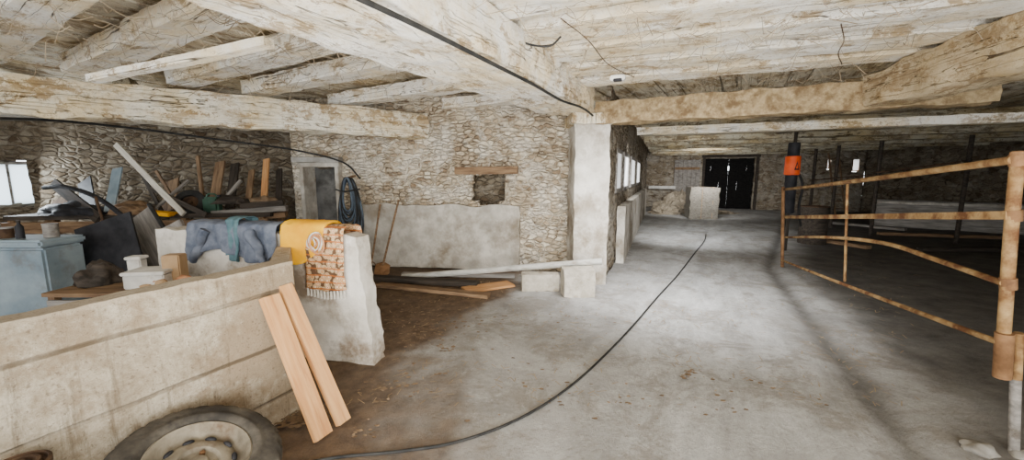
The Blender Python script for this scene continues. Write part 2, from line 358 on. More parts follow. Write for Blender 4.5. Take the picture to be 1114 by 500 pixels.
PL=V((1.45,6.0,0));PF=V((6.65,19.8,0)); dL=(PF-PL).normalized()
def sL(px):
    k=(px-557)/F/1.005; return (k*PL.y-PL.x)/(dL.x-k*dL.y)
hol=[]
for a_,b_ in ((669,675),(677,682.5),(685,689.5),(691.5,695)): hol.append((sL(a_),sL(b_),1.28,2.06))
stonewall('wall_far_left',PL,PF,2.9,.07,holes=hol,thick=.06,m=M['stonef'])
nL=V((dL.y,-dL.x,0))
struct(beam('wall_far_left_render',PL+dL*1.2+nL*.10+V((0,0,.52)),PL+dL*11.5+nL*.10+V((0,0,.52)),.14,1.04,M['white'],rough=.012,seg=.2))
FR=V((15,17,0)); dF=(FR-PF).normalized()
def sF(px):
    k=(px-557)/F/1.008; return (k*PF.y-PF.x)/(dF.x-k*dF.y)
D0,D1=sF(766),sF(821)
hw=[(sF(926),sF(935),1.75,2.3),(sF(898),sF(902),1.85,2.3)]
stonewall('wall_far',PF,FR,2.9,.09,holes=[(D0,D1,0,2.4)]+hw,thick=.3,m=M['stonef'])
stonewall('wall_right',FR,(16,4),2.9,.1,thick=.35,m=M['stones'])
stonewall('wall_right_skyblock',(16,4),(6.2,-1.7),2.9,.15,thick=.35,m=M['stones'])  # unseen wall added to keep sky light out of the right bay
Rf=frame(FR-PF); nF=V((dF.y,-dF.x,0))
def onf(s,off=0,z=0): p=PF+dF*s; return V((p.x+nF.x*off,p.y+nF.y*off,z))
root=bpy.data.objects.new('door_1',None); COL.objects.link(root); root.location=onf((D0+D1)/2,-.1,0); POS[root.name]=root.location.copy(); struct(root)
mid_=(D0+D1)/2
for a_,b_,q in ((D0-.06,mid_-.012,0),(mid_+.012,D1+.06,1)):
    bm=bmesh.new(); n=6
    for k in range(n):
        s=a_+(b_-a_)*(k+.5)/n; wd=(b_-a_)/n
        for (z0_,z1_,g_) in ((0,.9,.02),(.9,1.25,-.03 if (k+q)%3==0 else .02),(1.25,1.8,.02),(1.8,2.0,-.03 if (k+q)%4==1 else .02),(2.0,2.46,.02)):
            box(bm,onf(s,-.33-.012*(k%2),(z0_+z1_)/2),(wd+g_,.03,z1_-z0_),Rf,0)
    for z in (.4,1.45,2.15): box(bm,onf((a_+b_)/2,-.29,z),((b_-a_)-.05,.03,.12),Rf,.004)
    mk('door_leaf',bm,M['void'],root)
bm=bmesh.new()
for s in (D0-.05,D1+.05): box(bm,onf(s,.06,1.25),(.10,.12,2.5),Rf,.01)
box(bm,onf(mid_,.06,2.46),(D1-D0+.3,.14,.12),Rf,.01); mk('door_frame',bm,M['dark'],root)
root=thing('barn_door_leaf','grey vertical plank door leaf folded open left of the dark far doorway','door leaf',onf(D0-.75,.12,0))
bm=bmesh.new()
for k in range(6): box(bm,onf(D0-1.25+k*.19,.15,1.2),(.178,.035,2.2),Rf,.005)
mk('boards',bm,M['greyw'],root)
for z in (.6,1.9): boxobj('ledge',onf(D0-.78,.185,z),(1.1,.03,.12),M['old'],root,Rf)
def window(idx,c,w,h,R,m,pane='frost',bars=1,t=.05,dp=.06):
    root=bpy.data.objects.new('window_%d'%idx,None); COL.objects.link(root); root.location=c; POS[root.name]=V(c); struct(root)
    bm=bmesh.new()
    for s in (-1,1):
        box(bm,V(c)+R@V((s*(w/2-t/2),0,0)),(t,dp,h),R,.004); box(bm,V(c)+R@V((0,0,s*(h/2-t/2))),(w-2*t,dp,t),R,.004)
    if bars: box(bm,c,(t*.6,dp*.6,h-2*t),R,.003)
    mk('window_frame',bm,m,root); boxobj('window_pane',c,(w-2*t,.006,h-2*t),M[pane],root,R,0)
lp=V((-8.75,6.25,0)); dl=Rl@V((1,0,0)); nl=Rl@V((0,1,0))
window(1,lp+dl*.45+nl*.30+V((0,0,1.435)),.9,.77,Rl,M['greyw'],'frostb',t=.05,bars=1)
RLf=frame(PF-PL)
for i,(a_,b_,c_,d_) in enumerate(hol): window(2+i,PL+dL*(a_+b_)/2+V((0,0,(c_+d_)/2)),b_-a_,d_-c_,RLf,M['greyw'],'frost',0,.07,.05)
for i,(a_,b_,c_,d_) in enumerate(hw): window(6+i,onf((a_+b_)/2,-.1,(c_+d_)/2),b_-a_,d_-c_,Rf,M['pine'],'frost',0,.04)
def ptop(c):
    if c.z>.42: c.z+=.008*noise.noise(V((c.x*4,0,4)))-.022*max(0,noise.noise(V((c.x*11,2,4))))
    return c
o=beam('wall_partition',(-2.75,-.1,.52),(-1.50,2.57,.52),.13,1.04,M['bconc'],rough=.005,res=.05,seg=.05,fr=6,warp=ptop); struct(o)
o=beam('wall_partition_return',(-1.56,2.56,.5),(-1.92,3.28,.5),.11,1.0,M['bconc'],rough=.007,res=.09,seg=.09); struct(o)
S0=V((-1.20,3.24,0));S1=V((-3.3,3.72,0)); dS=(S1-S0).normalized(); nS=V((-dS.y,dS.x,0)); 
if nS.y>0: nS=-nS
def wend(c):
    if c.x<.35: c.x+=(1-c.x/.35)*(.10*sm(c.z,-.55,.55)+.015*noise.noise(V((c.z*6,1,1)))+.025*noise.noise(V((c.z*17,c.y*9,1))))
    if c.z>.4: c.z+=.025*noise.noise(V((c.x*7,0,4)))
    return c
o=beam('wall_stub',V((S0.x+.05,S0.y,.55)),V((S1.x,S1.y,.55)),.17,1.10,M['stub'],rough=.009,res=.04,seg=.04,warp=wend,fr=5); struct(o)
# ---------------------------------------------------------------- pillar
root=thing('pillar','rough plastered masonry pillar at the end of the rubble wall carrying the wide main beam','pillar',(1.12,5.95,0))
beam('shaft',(1.14,5.98,0),(1.13,5.98,2.46),.50,.66,M['white'],root,rough=.022,res=.06,seg=.06,up=V((0,1,0)),cham=.02,fr=4.5)
beam('capital',(1.10,5.92,2.3),(1.10,5.92,2.44),.58,.72,M['wash'],root,rough=.02,up=V((0,1,0)),res=.08)
# ---------------------------------------------------------------- ceiling (boards stop at the rear and left walls)
dirL=V((.5,.866,0)); dirT=V((.866,-.5,0)); bm=bmesh.new(); R=frame(dirL)
def cend(k):
    if k<-7.08: return 1.04+3.82*(k+10.7)/3.62+.5
    if k<-4.6: return 7.0
    return 24.0
k=-11.0
while k<15:
    w=random.uniform(.2,.34); e_=max(-2,cend(k+w/2)); L=e_+5
    box(bm,V((0,0,2.93+random.uniform(-.015,.015)))+dirL*(e_-L/2)+dirT*(k+w/2),(L,w-.012,.03),R)
    box(bm,V((0,0,2.99))+dirL*(e_-L/2)+dirT*(k+w/2),(L,w+.02,.05),R); k+=w
bmesh.ops.recalc_face_normals(bm,faces=bm.faces)
for v in bm.verts: v.co=R.inverted()@v.co
me=bpy.data.meshes.new('ceiling'); bm.to_mesh(me); bm.free(); struct(link('ceiling',me,M['ceil'],rot=R,smooth=False))
G='ceiling beams and joists'
tag(beam('main_beam',(-1.72,.0,2.42),(.85,5.75,2.62),.80,.36,M['wash2'],w1=.62,rough=.034,res=.05,seg=.06,fr=3,cham=.04),'massive wide whitewashed main beam running overhead to the pillar, black cable along its edge','beam',G)
tag(beam('cross_beam',D(462,138,6.75),D(-40,100,3.95),.32,.40,M['wash'],rough=.036,res=.05,seg=.06,cham=.04,fr=3),'long grimy whitewashed beam crossing the upper left from the frame edge to the rubble wall','beam',G)
tag(beam('lintel_beam',(1.20,5.75,2.445),(4.75,4.05,2.445),.26,.29,M['tan'],rough=.028,res=.05,seg=.06,fr=4),'tan daub covered cross beam running right from the pillar top','beam',G)
tag(beam('rear_lintel',(2.35,7.6,2.40),(10.8,4.35,2.40),.16,.13,M['wash2'],rough=.015,seg=.12,res=.08),'lower slim whitewashed beam just behind the tan cross beam','beam',G)
tag(beam('hewn_beam',(4.02,4.75,2.50),(3.25,1.0,2.50),.36,.38,M['tanw'],rough=.05,res=.06,seg=.07,fr=2.4,cham=.08,w1=.5,h1=.46),'rough hewn tan brown beam rising into the upper right corner','beam',G)
ordn=['first','second','third','fourth','fifth','sixth','seventh','eighth','ninth']
rR=V((.93,-.37,0)).normalized()
for i,yy in enumerate((4.98,4.36,3.7,3.05,2.4,1.75,1.1)):
    xm=-.98+(yy-1.7)*.45+.15
    p0=V((xm,yy+.398*(1-xm),2.79)); L=(4.0-xm)/rR.x
    tag(beam('ceiling_joist',p0,p0+rR*L,random.uniform(.30,.40),.19,M['wash2'],rough=.016,res=.05,seg=.07,fr=3.5),'%s whitewashed joist from the tan cross beam, right of the main beam'%ordn[i],'joist','joists right of the main beam')
for i,(px,py) in enumerate(((430,128),(370,118),(280,106),(200,96),(90,84),(-20,70))):
    p0=W(px,py,2.64); p0.z=2.76; p0-=V((.86,-.51,0))*.1
    t=0
    while t<6:
        q=p0+V((.86,-.51,0))*t; xm=-1.72+q.y*.447
        if q.x>xm: break
        t+=.05
    tag(beam('ceiling_joist',p0,p0+V((.86,-.51,0))*t,.28,.17,M['wash2'],rough=.016,res=.05,seg=.07,fr=3.5),'%s whitewashed joist from the rubble wall, left of the main beam'%ordn[i],'joist','joists left of the main beam')
tag(beam('ceiling_pole',D(100,86,2.9),D(292,46,2.5),.07,.05,M['wash2'],rough=.01),'thin pale pole lying diagonally under the upper left ceiling boards','pole')
for i in range(7):
    s=3.5+i*1.62; p0=PL+dL*s+V((.25,-.1,2.60)); 
    tag(beam('far_joist',p0,p0+V((.93,-.36,0))*(10.4 if i<4 else 7+(6-i)*1.2),.2,.28,M['wash3'],rough=.015,seg=.25),'%s shade-darkened cross beam beyond the pillar over the long passage'%ordn[i],'beam','cross beams over the far passage')
for i,px in enumerate((60,170)):
    p0=D(px,133,6.4); 
    tag(beam('rear_joist',V((p0.x,6.6,2.68)),V((p0.x+.9,4.95,2.68)),.16,.18,M['wash3'],rough=.015),'%s dark joist from the left, behind the upper left cross beam'%ordn[i],'joist','joists over the cluttered stall')
tag(beam('niche_lintel',onw(sAB(497),.06,1.665),onw(sAB(564),.06,1.675),.14,.12,M['old'],rough=.01),'brown timber lintel over the small niche in the rubble wall','lintel')
tag(beam('doorway_lintel',onw(sAB(326),.10,1.86),onw(sAB(376),.10,1.85),.14,.09,M['kerb'],rough=.006),'slim grey concrete lintel over the low opening at the wall corner','lintel')
# ---------------------------------------------------------------- gate
NY=2.13; FY=6.7
root=thing('field_gate','rusty tubular field gate with sagging rails standing open on the right','gate',W(1100,492,0))
def rail(a,b_,r=.03): return tubeobj('rail',cr([a,(V(a)+V(b_))/2+V((0,0,-.008)),b_],6),r,M['rustp'],root,10)
rail(D(1102,174,NY),D(853,206,FY),.022)
beam('rail',D(1096,234,NY),D(853,236,FY),.014,.046,M['rustp'],root,rough=.002,seg=.2,res=.05)
tubeobj('rail',cr([D(1092,308,NY),D(1020,283,2.75),D(960,264,3.47),D(900,258,4.7),D(853,258,FY)],6),.018,M['rustp'],root,10)
rail(D(1086,372,NY),D(851,283,FY),.018)
tubeobj('far_stile',[D(852,203,FY),D(851,290,FY)],.026,M['rust'],root,8)
tubeobj('middle_stile',[D(922,196,4.32),D(919,306,4.32)],.013,M['rustp'],root,8)
tubeobj('hinge_post',cr([D(1108,166,NY),D(1100,250,NY),D(1089,405,NY)],6),.028,M['rustp'],root,14)
lobj('post_cap',[(.001,.012),(.030,.006),(.032,-.02)],14,Matrix.Translation(D(1108,166,NY)),M['rust'],root,(True,True))
tubeobj('hinge_sleeve',[D(1093,362,NY-.01),D(1090,410,NY-.01)],.038,M['rust'],root,14)
tubeobj('hinge_pin',[D(1108,362,NY-.02),D(1106,412,NY-.02)],.022,M['rustp'],root,10)
for z in (174,234,308,372): tubeobj('hinge_band',[D(1107.5-(z-170)*.078,z-6,NY),D(1107.5-(z-170)*.078,z+6,NY)],.034,M['rust'],root,14)
tubeobj('foot',[D(1105,406,NY),W(1103,492,0)],.024,M['greyw'],root,10)
for k,(px,py,s) in enumerate(((1066,489,.07),(1113,496,.05))):
    p=W(px,py,0); bm=bmesh.new(); bmesh.ops.create_icosphere(bm,subdivisions=3,radius=1)
    for v in bm.verts: v.co=p+V((v.co.x*s*1.2,v.co.y*s,max(-.002,v.co.z*s*.6)))*1+V(v.co)*s*.35*noise.noise(v.co*1.5+V((k*5,0,0)))
    tag(mk('stone',bm,M['kerb'],None,True),['flat grey stone left of the gate foot','small grey stone right of the gate foot'][k],'stone','stones at the gate foot')
# ---------------------------------------------------------------- tyre
def wheel(name,c,R_,T,tilt,label,rm,group):
    root=thing(name,label,'wheel',c,group); Mx=Matrix.Translation(c)@tilt
    w=T/2; ri=R_*.56
    prof=[(ri,-w*.75),(ri+.02,-w*.92),(R_*.82,-w*1.05),(R_*.94,-w*.92),(R_*.985,-w*.7),(R_,-w*.3),(R_-.012,-w*.26),(R_-.012,-w*.14),(R_,-w*.1),(R_,w*.1),(R_-.012,w*.14),(R_-.012,w*.26),(R_,w*.3),(R_*.985,w*.7),(R_*.94,w*.92),(R_*.89,w*1.02),(R_*.80,w*1.10),(R_*.73,w*1.10),(R_*.72,w*1.125),(R_*.69,w*1.11),(R_*.66,w*1.08),(ri+.018,w*.95),(ri,w*.75)]
    lobj('tyre',prof+[prof[0]],120,Mx,M['tyre'],root,(False,False),lambda j,k:(-.010 if (k%4==0 and 3<=j<=14) else 0))
    rp=[(ri+.014,w*.92),(ri+.006,w*.98),(ri-.006,w*.84),(ri-.016,w*.5),(ri-.028,w*.30),(ri*.80,w*.26),(ri*.72,w*.42),(ri*.58,w*.56),(ri*.45,w*.54),(ri*.40,w*.34),(ri*.22,w*.30),(ri*.20,w*.52),(ri*.17,w*.58),(.004,w*.58)]
    lobj('rim',rp,72,Mx,rm,root,(False,True))
    lobj('rim_barrel',[(ri-.016,w*.5),(ri-.03,-w*.4),(ri+.005,-w*.9)],48,Mx,rm,root,(False,False))
    for k in range(10):
        a=2*math.pi*k/10; bm=bmesh.new(); bmesh.ops.create_uvsphere(bm,u_segments=14,v_segments=6,radius=1)
        Q=Mx@Matrix.Rotation(a,4,'Z')@Matrix.Translation((ri*.72,0,w*.44))@Matrix.Rotation(.7,4,'Y')
        for v in bm.verts: v.co=Q@V((v.co.x*ri*.07,v.co.y*ri*.13,v.co.z*.012))
        mk('vent_hole',bm,M['black'],root,True)
    for k in range(4):
        a=2*math.pi*k/4+.4; Q=Mx@Matrix.Translation((ri*.31*math.cos(a),ri*.31*math.sin(a),w*.31))
        lobj('lug_nut',[(.013,0),(.013,.016),(.007,.022)],6,Q,M['rust'],root,smooth=False)
    return root
wheel('wheel',V((-1.47,1.67,.235)),.345,.20,Matrix.Rotation(math.radians(18),4,'Y')@Matrix.Rotation(math.radians(5),4,'X'),'dusty car tyre on a dull beige steel rim leaning low against the near concrete partition',M['steel'],None)
c=V((-1.86,1.34,0)); rt=thing('rusty_drum','dark rusty drum with a ringed lid cut off by the bottom left corner','drum',c); Mx=Matrix.Translation(c)
lobj('body',[(.085,0),(.09,.02),(.087,.2),(.093,.21),(.087,.22),(.087,.36),(.093,.37),(.087,.38),(.09,.50)],40,Mx,M['rustd'],rt,(True,False))
lobj('lid',[(.095,.50),(.095,.52),(.085,.525),(.08,.51),(.07,.51),(.066,.525),(.055,.525),(.05,.51),(.03,.51),(.028,.53),(.003,.53)],40,Mx,M['rustd'],rt,(True,True))
lobj('lid_hole',[(.047,.513),(.034,.514)],24,Mx,M['black'],rt,(False,False))
# ---------------------------------------------------------------- leaning pine boards
nP=V((.9,-.42,.3)).normalized()
tag(beam('pine_board',D(293,322,2.36),W(352,478,.01)+V((0,0,.02)),.115,.035,M['pine'],rough=.002,up=nP),'nearer and wider orange pine board leaning on the end of the partition','board','pine boards leaning on the partition')
tag(beam('pine_board',D(305,310,2.50)+V((.03,-.01,0)),W(374,462,.01)+V((0,0,.02)),.085,.045,M['pine'],rough=.002,up=nP),'farther and narrower orange pine board leaning beside its wider neighbour','board','pine boards leaning on the partition')
# ---------------------------------------------------------------- draped clothes
def drape(name,s0,s1,back,front,m,parent=None,amp=.02,k=5,th=.005,lift=.012,nu=40,hump=.045,t=.10):
    bm=bmesh.new(); rows=[]
    for i in range(nu+1):
        u=i/nu; s=s0+(s1-s0)*u; base_=S0+dS*s; f=front(u); prof=[]
        for j in range(7): prof.append((-t,1.11-back*(1-j/6)))
        for j in range(1,6): a=math.pi*j/6; prof.append((-t*math.cos(a),1.11+lift+hump*math.sin(a)))
        for j in range(19): prof.append((t,1.11-f*j/18))
        r=[]
        for j,(o_,z) in enumerate(prof):
            dn=max(0,(1.1-z))/.3; w=amp*(.5+dn)*(math.sin(u*k*6.28+.8*math.sin(z*9))+.7*noise.noise(V((u*6,z*8,s0*7)))+.3*noise.noise(V((u*19,z*22,s0))))
            sg=1 if o_>=0 else -1; w2=w+amp*.9
            p=base_+nS*(o_+sg*abs(w2)*.9)+dS*(w*.5*dn); top=w*.5+.006*noise.noise(V((u*20,o_*30,1)))
            r.append(bm.verts.new((p.x,p.y,z+(abs(top) if 6<j<12 else 0))))
        rows.append(r)
    for i in range(nu):
        for j in range(len(rows[0])-1): bm.faces.new((rows[i][j],rows[i][j+1],rows[i+1][j+1],rows[i+1][j]))
    o=mk(name,bm,m,parent,True); s=o.modifiers.new('t','SOLIDIFY'); s.thickness=th; s.offset=1; return o
def sS(px): 
    k=(px-557)/F/.988; return (k*S0.y-S0.x)/(dS.x-k*dS.y)
rt=thing('denim_jacket','faded blue grey denim jacket draped over the whitewashed stub wall','jacket',S0+dS*1.1+V((0,0,1.1)))
drape('body',sS(312),sS(218),.2,lambda u:.19+.06*math.sin(u*7)+.05*u,M['denim'],rt,.028,4,lift=.03)
def sleeve(px0,px1,py0,py1,r,m,par):
    p=[]; n=7
    for i in range(n):
        t=i/(n-1); px=px0+(px1-px0)*t; py=py0+(py1-py0)*t
        q=S0+dS*sS(px)+nS*(.15+.015*math.sin(t*9)); a,b_,c=rd(px,py); p.append(V((q.x,q.y,CZ+c/b_*q.y)))
    bm=bmesh.new(); tube(bm,cr(p,4),r,12,r*.75)
    for v in bm.verts: v.co+=.012*noise.noise_vector(v.co*18)
    return mk('sleeve',bm,m,par,True)
sleeve(242,226,250,284,.042,M['denim'],rt); sleeve(288,300,252,284,.042,M['denim'],rt)
tag(drape('teal_cloth',sS(272),sS(258),.1,lambda u:.24+.03*math.sin(u*5),M['tealc'],None,.02,2,lift=.07,nu=16),'narrow teal cloth hanging over the middle of the denim jacket','cloth')
rt=thing('saddle_pad','thick bright yellow saddle pad hung over the stub wall between denim and patterned rag','saddle pad',S0+dS*.5+V((0,0,1.1)))
def rnd(u): return .07+.19*math.sin(max(0,min(1,u))*math.pi*.62+.12)
bo=drape('body',sS(363),sS(318),.18,rnd,M['yellow'],rt,.006,1.0,th=.024,lift=.03,hump=.055,t=.108)
rt=thing('patterned_cloth','orange brown and cream patterned tasselled cloth hanging flat down the stub wall face','cloth',S0+dS*sS(360)+nS*.12+V((0,0,1.1)))
drape('body',sS(384),sS(342),.08,lambda u:.47-.05*abs(u-.5),M['rag'],rt,.006,1.5,lift=.03,nu=20,t=.125)
for k in range(12):
    u=(k+.5)/12; s=sS(384)+(sS(342)-sS(384))*u; q=S0+dS*s+nS*.137; z=1.11-.47+.05*abs(u-.5)
    tubeobj('tassel',cr([V((q.x,q.y,z)),V((q.x+.004,q.y-.004,z-.03)),V((q.x,q.y,z-.065))],3),.007,M['palew'],rt,6,.011)
rt=thing('cord_bundle','bundled cream and red brown cord hanging at the top of the patterned cloth','cord',S0+dS*sS(358)+V((0,0,1.2)))
c=S0+dS*sS(360)+nS*.18+V((0,0,1.06))
for k in range(6):
    bm=bmesh.new(); rr=.045+.007*k; oo=V(((k-3)*.014,-.008*k,.012*math.sin(k*2)))
    tube(bm,[c+oo+V((rr*.7*math.sin(a),-.01*math.sin(2*a+k),rr*math.cos(a))) for a in [2*math.pi*i/20 for i in range(20)]],.007,6,closed=True); mk('cord_loop',bm,M['brick'] if k%2 else M['palew'],rt,True)
# ---------------------------------------------------------------- floor hose & cables
bm=bmesh.new(); hp=[W(x,y,.014) for x,y in ((300,512),(360,498),(430,491),(490,482),(545,464),(590,441),(630,412),(664,380),(692,350),(716,322),(738,298),(755,276),(766,262),(768,254))]
tube(bm,cr(hp,8),.009,8); tag(mk('floor_hose',bm,M['rubber'],None,True),'long black hose snaking over the concrete floor toward the far door','hose')
p=[]
for i in range(9):
    t=i/8; e=V((-1.72,.0,2.22)).lerp(V((.85,5.75,2.415)),t); side=V((.913,-.408,0))*(.40-.09*t); p.append(e+side+V((.02*math.sin(i*2),0,-.005+.012*math.sin(i*3))))
tag(tubeobj('ceiling_cable',cr(p,6),.013,M['rubber']),'black cable fixed along the lower right edge of the main beam','cable')
tag(tubeobj('drooping_cable',cr([D(-30,128,3.7),D(60,131,4.4),D(150,140,5.1),D(240,152,5.8),D(320,163,6.4),D(372,176,6.5),D(392,194,6.45)],8),.014,M['rubber']),'black cable drooping from the upper left beam to the hanging hose coil','cable')
tag(tubeobj('hanging_cable',cr([W(560,40,2.66),W(575,48,2.6),W(598,50,2.6),W(610,40,2.64)],8),.008,M['rubber']),'short black cable looped against the joists right of the main beam','cable')
for k,(pts,lb) in enumerate((([(915,26),(918,44),(912,58),(916,70)],'thin brown wire dangling below the joists near the upper right beam'),([(610,20),(640,44),(662,70),(690,84)],'thin slack wire strung between the joists above the white junction box'))):
    tag(tubeobj('dangling_wire',cr([W(px,py,2.66-.02*i) for i,(px,py) in enumerate(pts)],8),.004,M['rustd'],None,6),lb,'wire')
rt=thing('junction_box','small white junction box fixed under a joist right of the main beam','junction box',D(672,86,3.9))
boxobj('housing',D(672,85,3.9),(.14,.08,.05),M['whitep'],rt,frame(rR),.01)
boxobj('cover',D(672,87,3.88),(.08,.05,.025),M['black'],rt,frame(rR),.005)
c=onw(sAB(390),.26,0); rt=thing('hose_coil','thick coil of black and blue grey hoses hanging from a peg on the rubble wall','hose',V((c.x,c.y,.45)))
for k in range(20):
    bm=bmesh.new(); pts=[]; hh=.56-.016*k+.03*random.random(); ww=.24-.009*k+.02*random.random(); off=random.uniform(-.02,.02)
    for i in range(30):
        a=2*math.pi*i/30; pts.append(V((c.x+off+ww*math.sin(a)*(.78+.22*math.cos(a+3.14)),c.y-.02-.008*k+.012*math.sin(3*a+k),1.55-hh+hh*math.cos(a))))
    tube(bm,pts,.015,8,closed=True); mk('hose_loop',bm,M['hose'] if k%2 else M['rubber'],rt,True)
tubeobj('binding',cr([V((c.x-.2,c.y-.1,1.36)),V((c.x,c.y-.24,1.33)),V((c.x+.2,c.y-.1,1.37))],6),.012,M['rubber'],rt)
tubeobj('peg',[V((c.x,c.y+.22,1.58)),V((c.x,c.y-.18,1.54))],.02,M['old'],rt)
def tool(name,label,b0,t0,kind):
    rt=thing(name,label,'tool',b0,'tools leaning on the stall wall'); b0=V(b0);t0=V(t0); d=(t0-b0).normalized()
    tubeobj('handle',[b0+d*.22,t0],.017,M['old'],rt); R=frame(d,V((0,-1,.1)))
    if kind=='shovel':
        bm=bmesh.new(); prof=[(0,.015),(.03,.09),(.12,.12),(.24,.11),(.27,.03)]
        L=[bm.verts.new(b0+R@V((x,y,.01-.02*(y/.1)**2))) for x,y in prof]; Cc=[bm.verts.new(b0+R@V((x,0,-.015))) for x,y in prof]; Rr=[bm.verts.new(b0+R@V((x,-y,.01-.02*(y/.1)**2))) for x,y in prof]
        for i in range(4): bm.faces.new((L[i],L[i+1],Cc[i+1],Cc[i])); bm.faces.new((Cc[i],Cc[i+1],Rr[i+1],Rr[i]))
        o=mk('blade',bm,M['rust'],rt); s=o.modifiers.new('t','SOLIDIFY'); s.thickness=.004
    else:
        for q in (-1,0,1): tubeobj('tine',cr([b0+R@V((.24,q*.01,0)),b0+R@V((.18,q*.07,0)),b0+R@V((0,q*.075,.02))],4),.007,M['rust'],rt)
tool('shovel','long handled shovel leaning against the concrete base of the rubble wall',W(413,303,.01),onw(sAB(437),.14,1.18),'shovel')
tool('pitchfork','pitchfork leaning left of the shovel beside the hose coil',W(402,300,.01),onw(sAB(417),.14,1.1),'fork')
def block(px0,px1,py,h,dp,label,rot=0):
    a=W(px0,py,0);b_=W(px1,py,0); c=(a+b_)/2+V((0,dp/2,0))
    tag(beam('concrete_block',V((a.x,c.y,h/2+.004)),V((b_.x,c.y+rot,h/2+.004)),dp,h,M['blocks'],rough=.012,res=.05,seg=.05,fr=6),label,'block','concrete blocks at the pillar foot')
block(568,608,317,.23,.22,'lower pale concrete block left of the pillar foot')
block(613,647,324,.36,.26,'taller pale concrete block against the pillar foot',.02)
tag(tubeobj('long_pipe',[D(438,301,6.05),D(655,284,5.28)],.045,M['lead'],None,12),'long grey pipe lying along the wall foot onto the concrete blocks','pipe')
for i,(a,b_,w,h,mm,lb) in enumerate((((412,312),(532,324),.13,.05,'old','brown batten lying nearest in the stall below the grey pipe'),((405,305),(520,312),.15,.07,'dark','dark batten lying behind the brown batten in the stall'),((438,300),(560,302),.1,.05,'greyw','grey batten lying along the foot of the concrete render'),((505,317),(556,310),.26,.03,'pine','short orange brown board lying flat left of the concrete blocks'))):
    p=W(*a,0)+V((0,0,h/2+.008)); q=W(*b_,0)+V((0,0,h/2+.008)); tag(beam('floor_batten',p,q,w,h,M[mm],rough=.005),lb,'board','boards on the stall floor')
# ---------------------------------------------------------------- clutter in left stall
def cyl(name,c,r,h,m,parent=None,r2=None,n=20): return lobj(name,[(r,0),((r2 or r),h)],n,Matrix.Translation(c),m,parent)
rt=thing('metal_chest','plain faded blue grey metal chest behind the near partition at the left edge','chest',(-4.9,3.8,0))
boxobj('body',(-4.87,3.8,.46),(1.0,.36,.92),M['teal'],rt,None,.02)
boxobj('lid',(-4.87,3.79,.965),(1.05,.41,.07),M['teal'],rt,None,.02)
cl=[(-4.85,3.75,'jar',.05,.09,'rustd','dark rusty tin'),(-4.68,3.72,'bottle',.03,.17,'black','slim black bottle'),(-4.50,3.82,'jar',.055,.12,'greyw','grey dusty tin')]
for x,y,nm,r,h,mm,lb in cl:
    rt=thing(nm,lb+' standing on top of the blue grey chest','container',(x,y,1.0),'containers on the chest')
    if nm=='bottle':
        lobj('body',[(r,0),(r,h*.65),(r*.4,h*.82),(r*.4,h*.9)],16,Matrix.Translation((x,y,1.0)),M[mm],rt); cyl('cap',(x,y,1.0+h*.9),r*.5,h*.12,M['dark'],rt)
    else: cyl('body',(x,y,1.0),r,h,M[mm],rt); cyl('lid',(x,y,1.0+h),r*1.05,.012,M['greyw'],rt)
bx0,bx1=-7.1,-3.72
rt=thing('workbench','long brown timber workbench along the rear wall of the cluttered stall','workbench',(-5.2,6.0,0))
beam('bench_top',(bx0,5.75,1.0),(bx1,6.28,1.0),.62,.06,M['dark'],rt,rough=.004)
for t in (0.03,.35,.66,.97):
    for o_ in (-.25,.25):
        x=bx0+(bx1-bx0)*t; y=5.75+.53*t+o_; beam('leg',(x,y,0),(x,y,.97),.08,.08,M['old'],rt,rough=.003,up=V((0,1,0)))
beam('apron',(bx0,5.46,.86),(bx1,5.99,.86),.03,.16,M['old'],rt,rough=.003)
LG='boards leaning in the cluttered stall'
def lean(a,Ya,b_,Yb,w,h,m,label,up=V((0,-1,.3))):
    p1=b_ if isinstance(b_,Vector) else D(b_[0],b_[1],Yb)
    tag(beam('leaning_board',D(a[0],a[1],Ya),p1,w,h,M[m],rough=.004,up=up),label,'board',LG)
lean((126,157),6.3,(200,233),5.75,.08,.03,'palew','long pale board leaning diagonally above the workbench')
lean((128,183),6.1,(119,229),5.75,.15,.02,'teal','short blue grey board standing upright on the workbench')
lean((58,199),6.0,(108,238),5.55,.14,.04,'dark','dark board slanting down below the window at left')
lean((240,176),6.9,(232,226),6.35,.16,.03,'old','brown board standing left of the dark plank on the workbench')
lean((256,178),6.95,(250,226),6.38,.14,.03,'dark','dark plank standing between the two brown boards')
lean((290,173),7.0,(287,222),6.45,.10,.03,'pine','orange brown board standing at the right end of the workbench')
lean((274,185),7.0,(270,224),6.4,.1,.03,'old','narrow brown board left of the orange brown board')
lean((150,180),6.5,(176,230),6.1,.05,.03,'dark','thin dark lath crossing behind the long pale board')
lean((92,196),6.3,(98,230),5.9,.22,.02,'black','wide black sheet standing left of the blue grey board')
lean((215,170),6.9,(222,228),6.4,.05,.04,'old','thin brown pole standing right of the long pale board')
lean((304,184),7.1,(303,224),6.6,.10,.03,'dark','dark board standing at the far right of the stall wall')
lean((187,196),6.7,(183,230),6.3,.24,.02,'old','broad brown sheet standing behind the leaning scrap batten')
lean((165,205),6.0,(225,234),5.7,.07,.04,'dark','dark batten slanting low behind the yellow foam')
lean((148,236),4.7,V((-3.50,4.15,.02)),0,.38,.03,'greyw','broad dark grey board leaning between the black panel and white box')
lean((112,240),4.25,V((-3.98,3.95,.02)),0,.56,.025,'black','big broad black panel leaning beside the blue grey chest',V((.12,-1,.2)))
lean((186,244),4.35,V((-3.20,4.10,.02)),0,.24,.04,'greyw','grey upright slab leaning behind the stub wall')
lean((70,214),5.9,(60,238),5.6,.3,.02,'old','brown sheet standing under the window by the black sheet')
lean((170,186),6.6,(196,228),6.2,.04,.03,'old','thin brown lath crossing right of the dark lath')
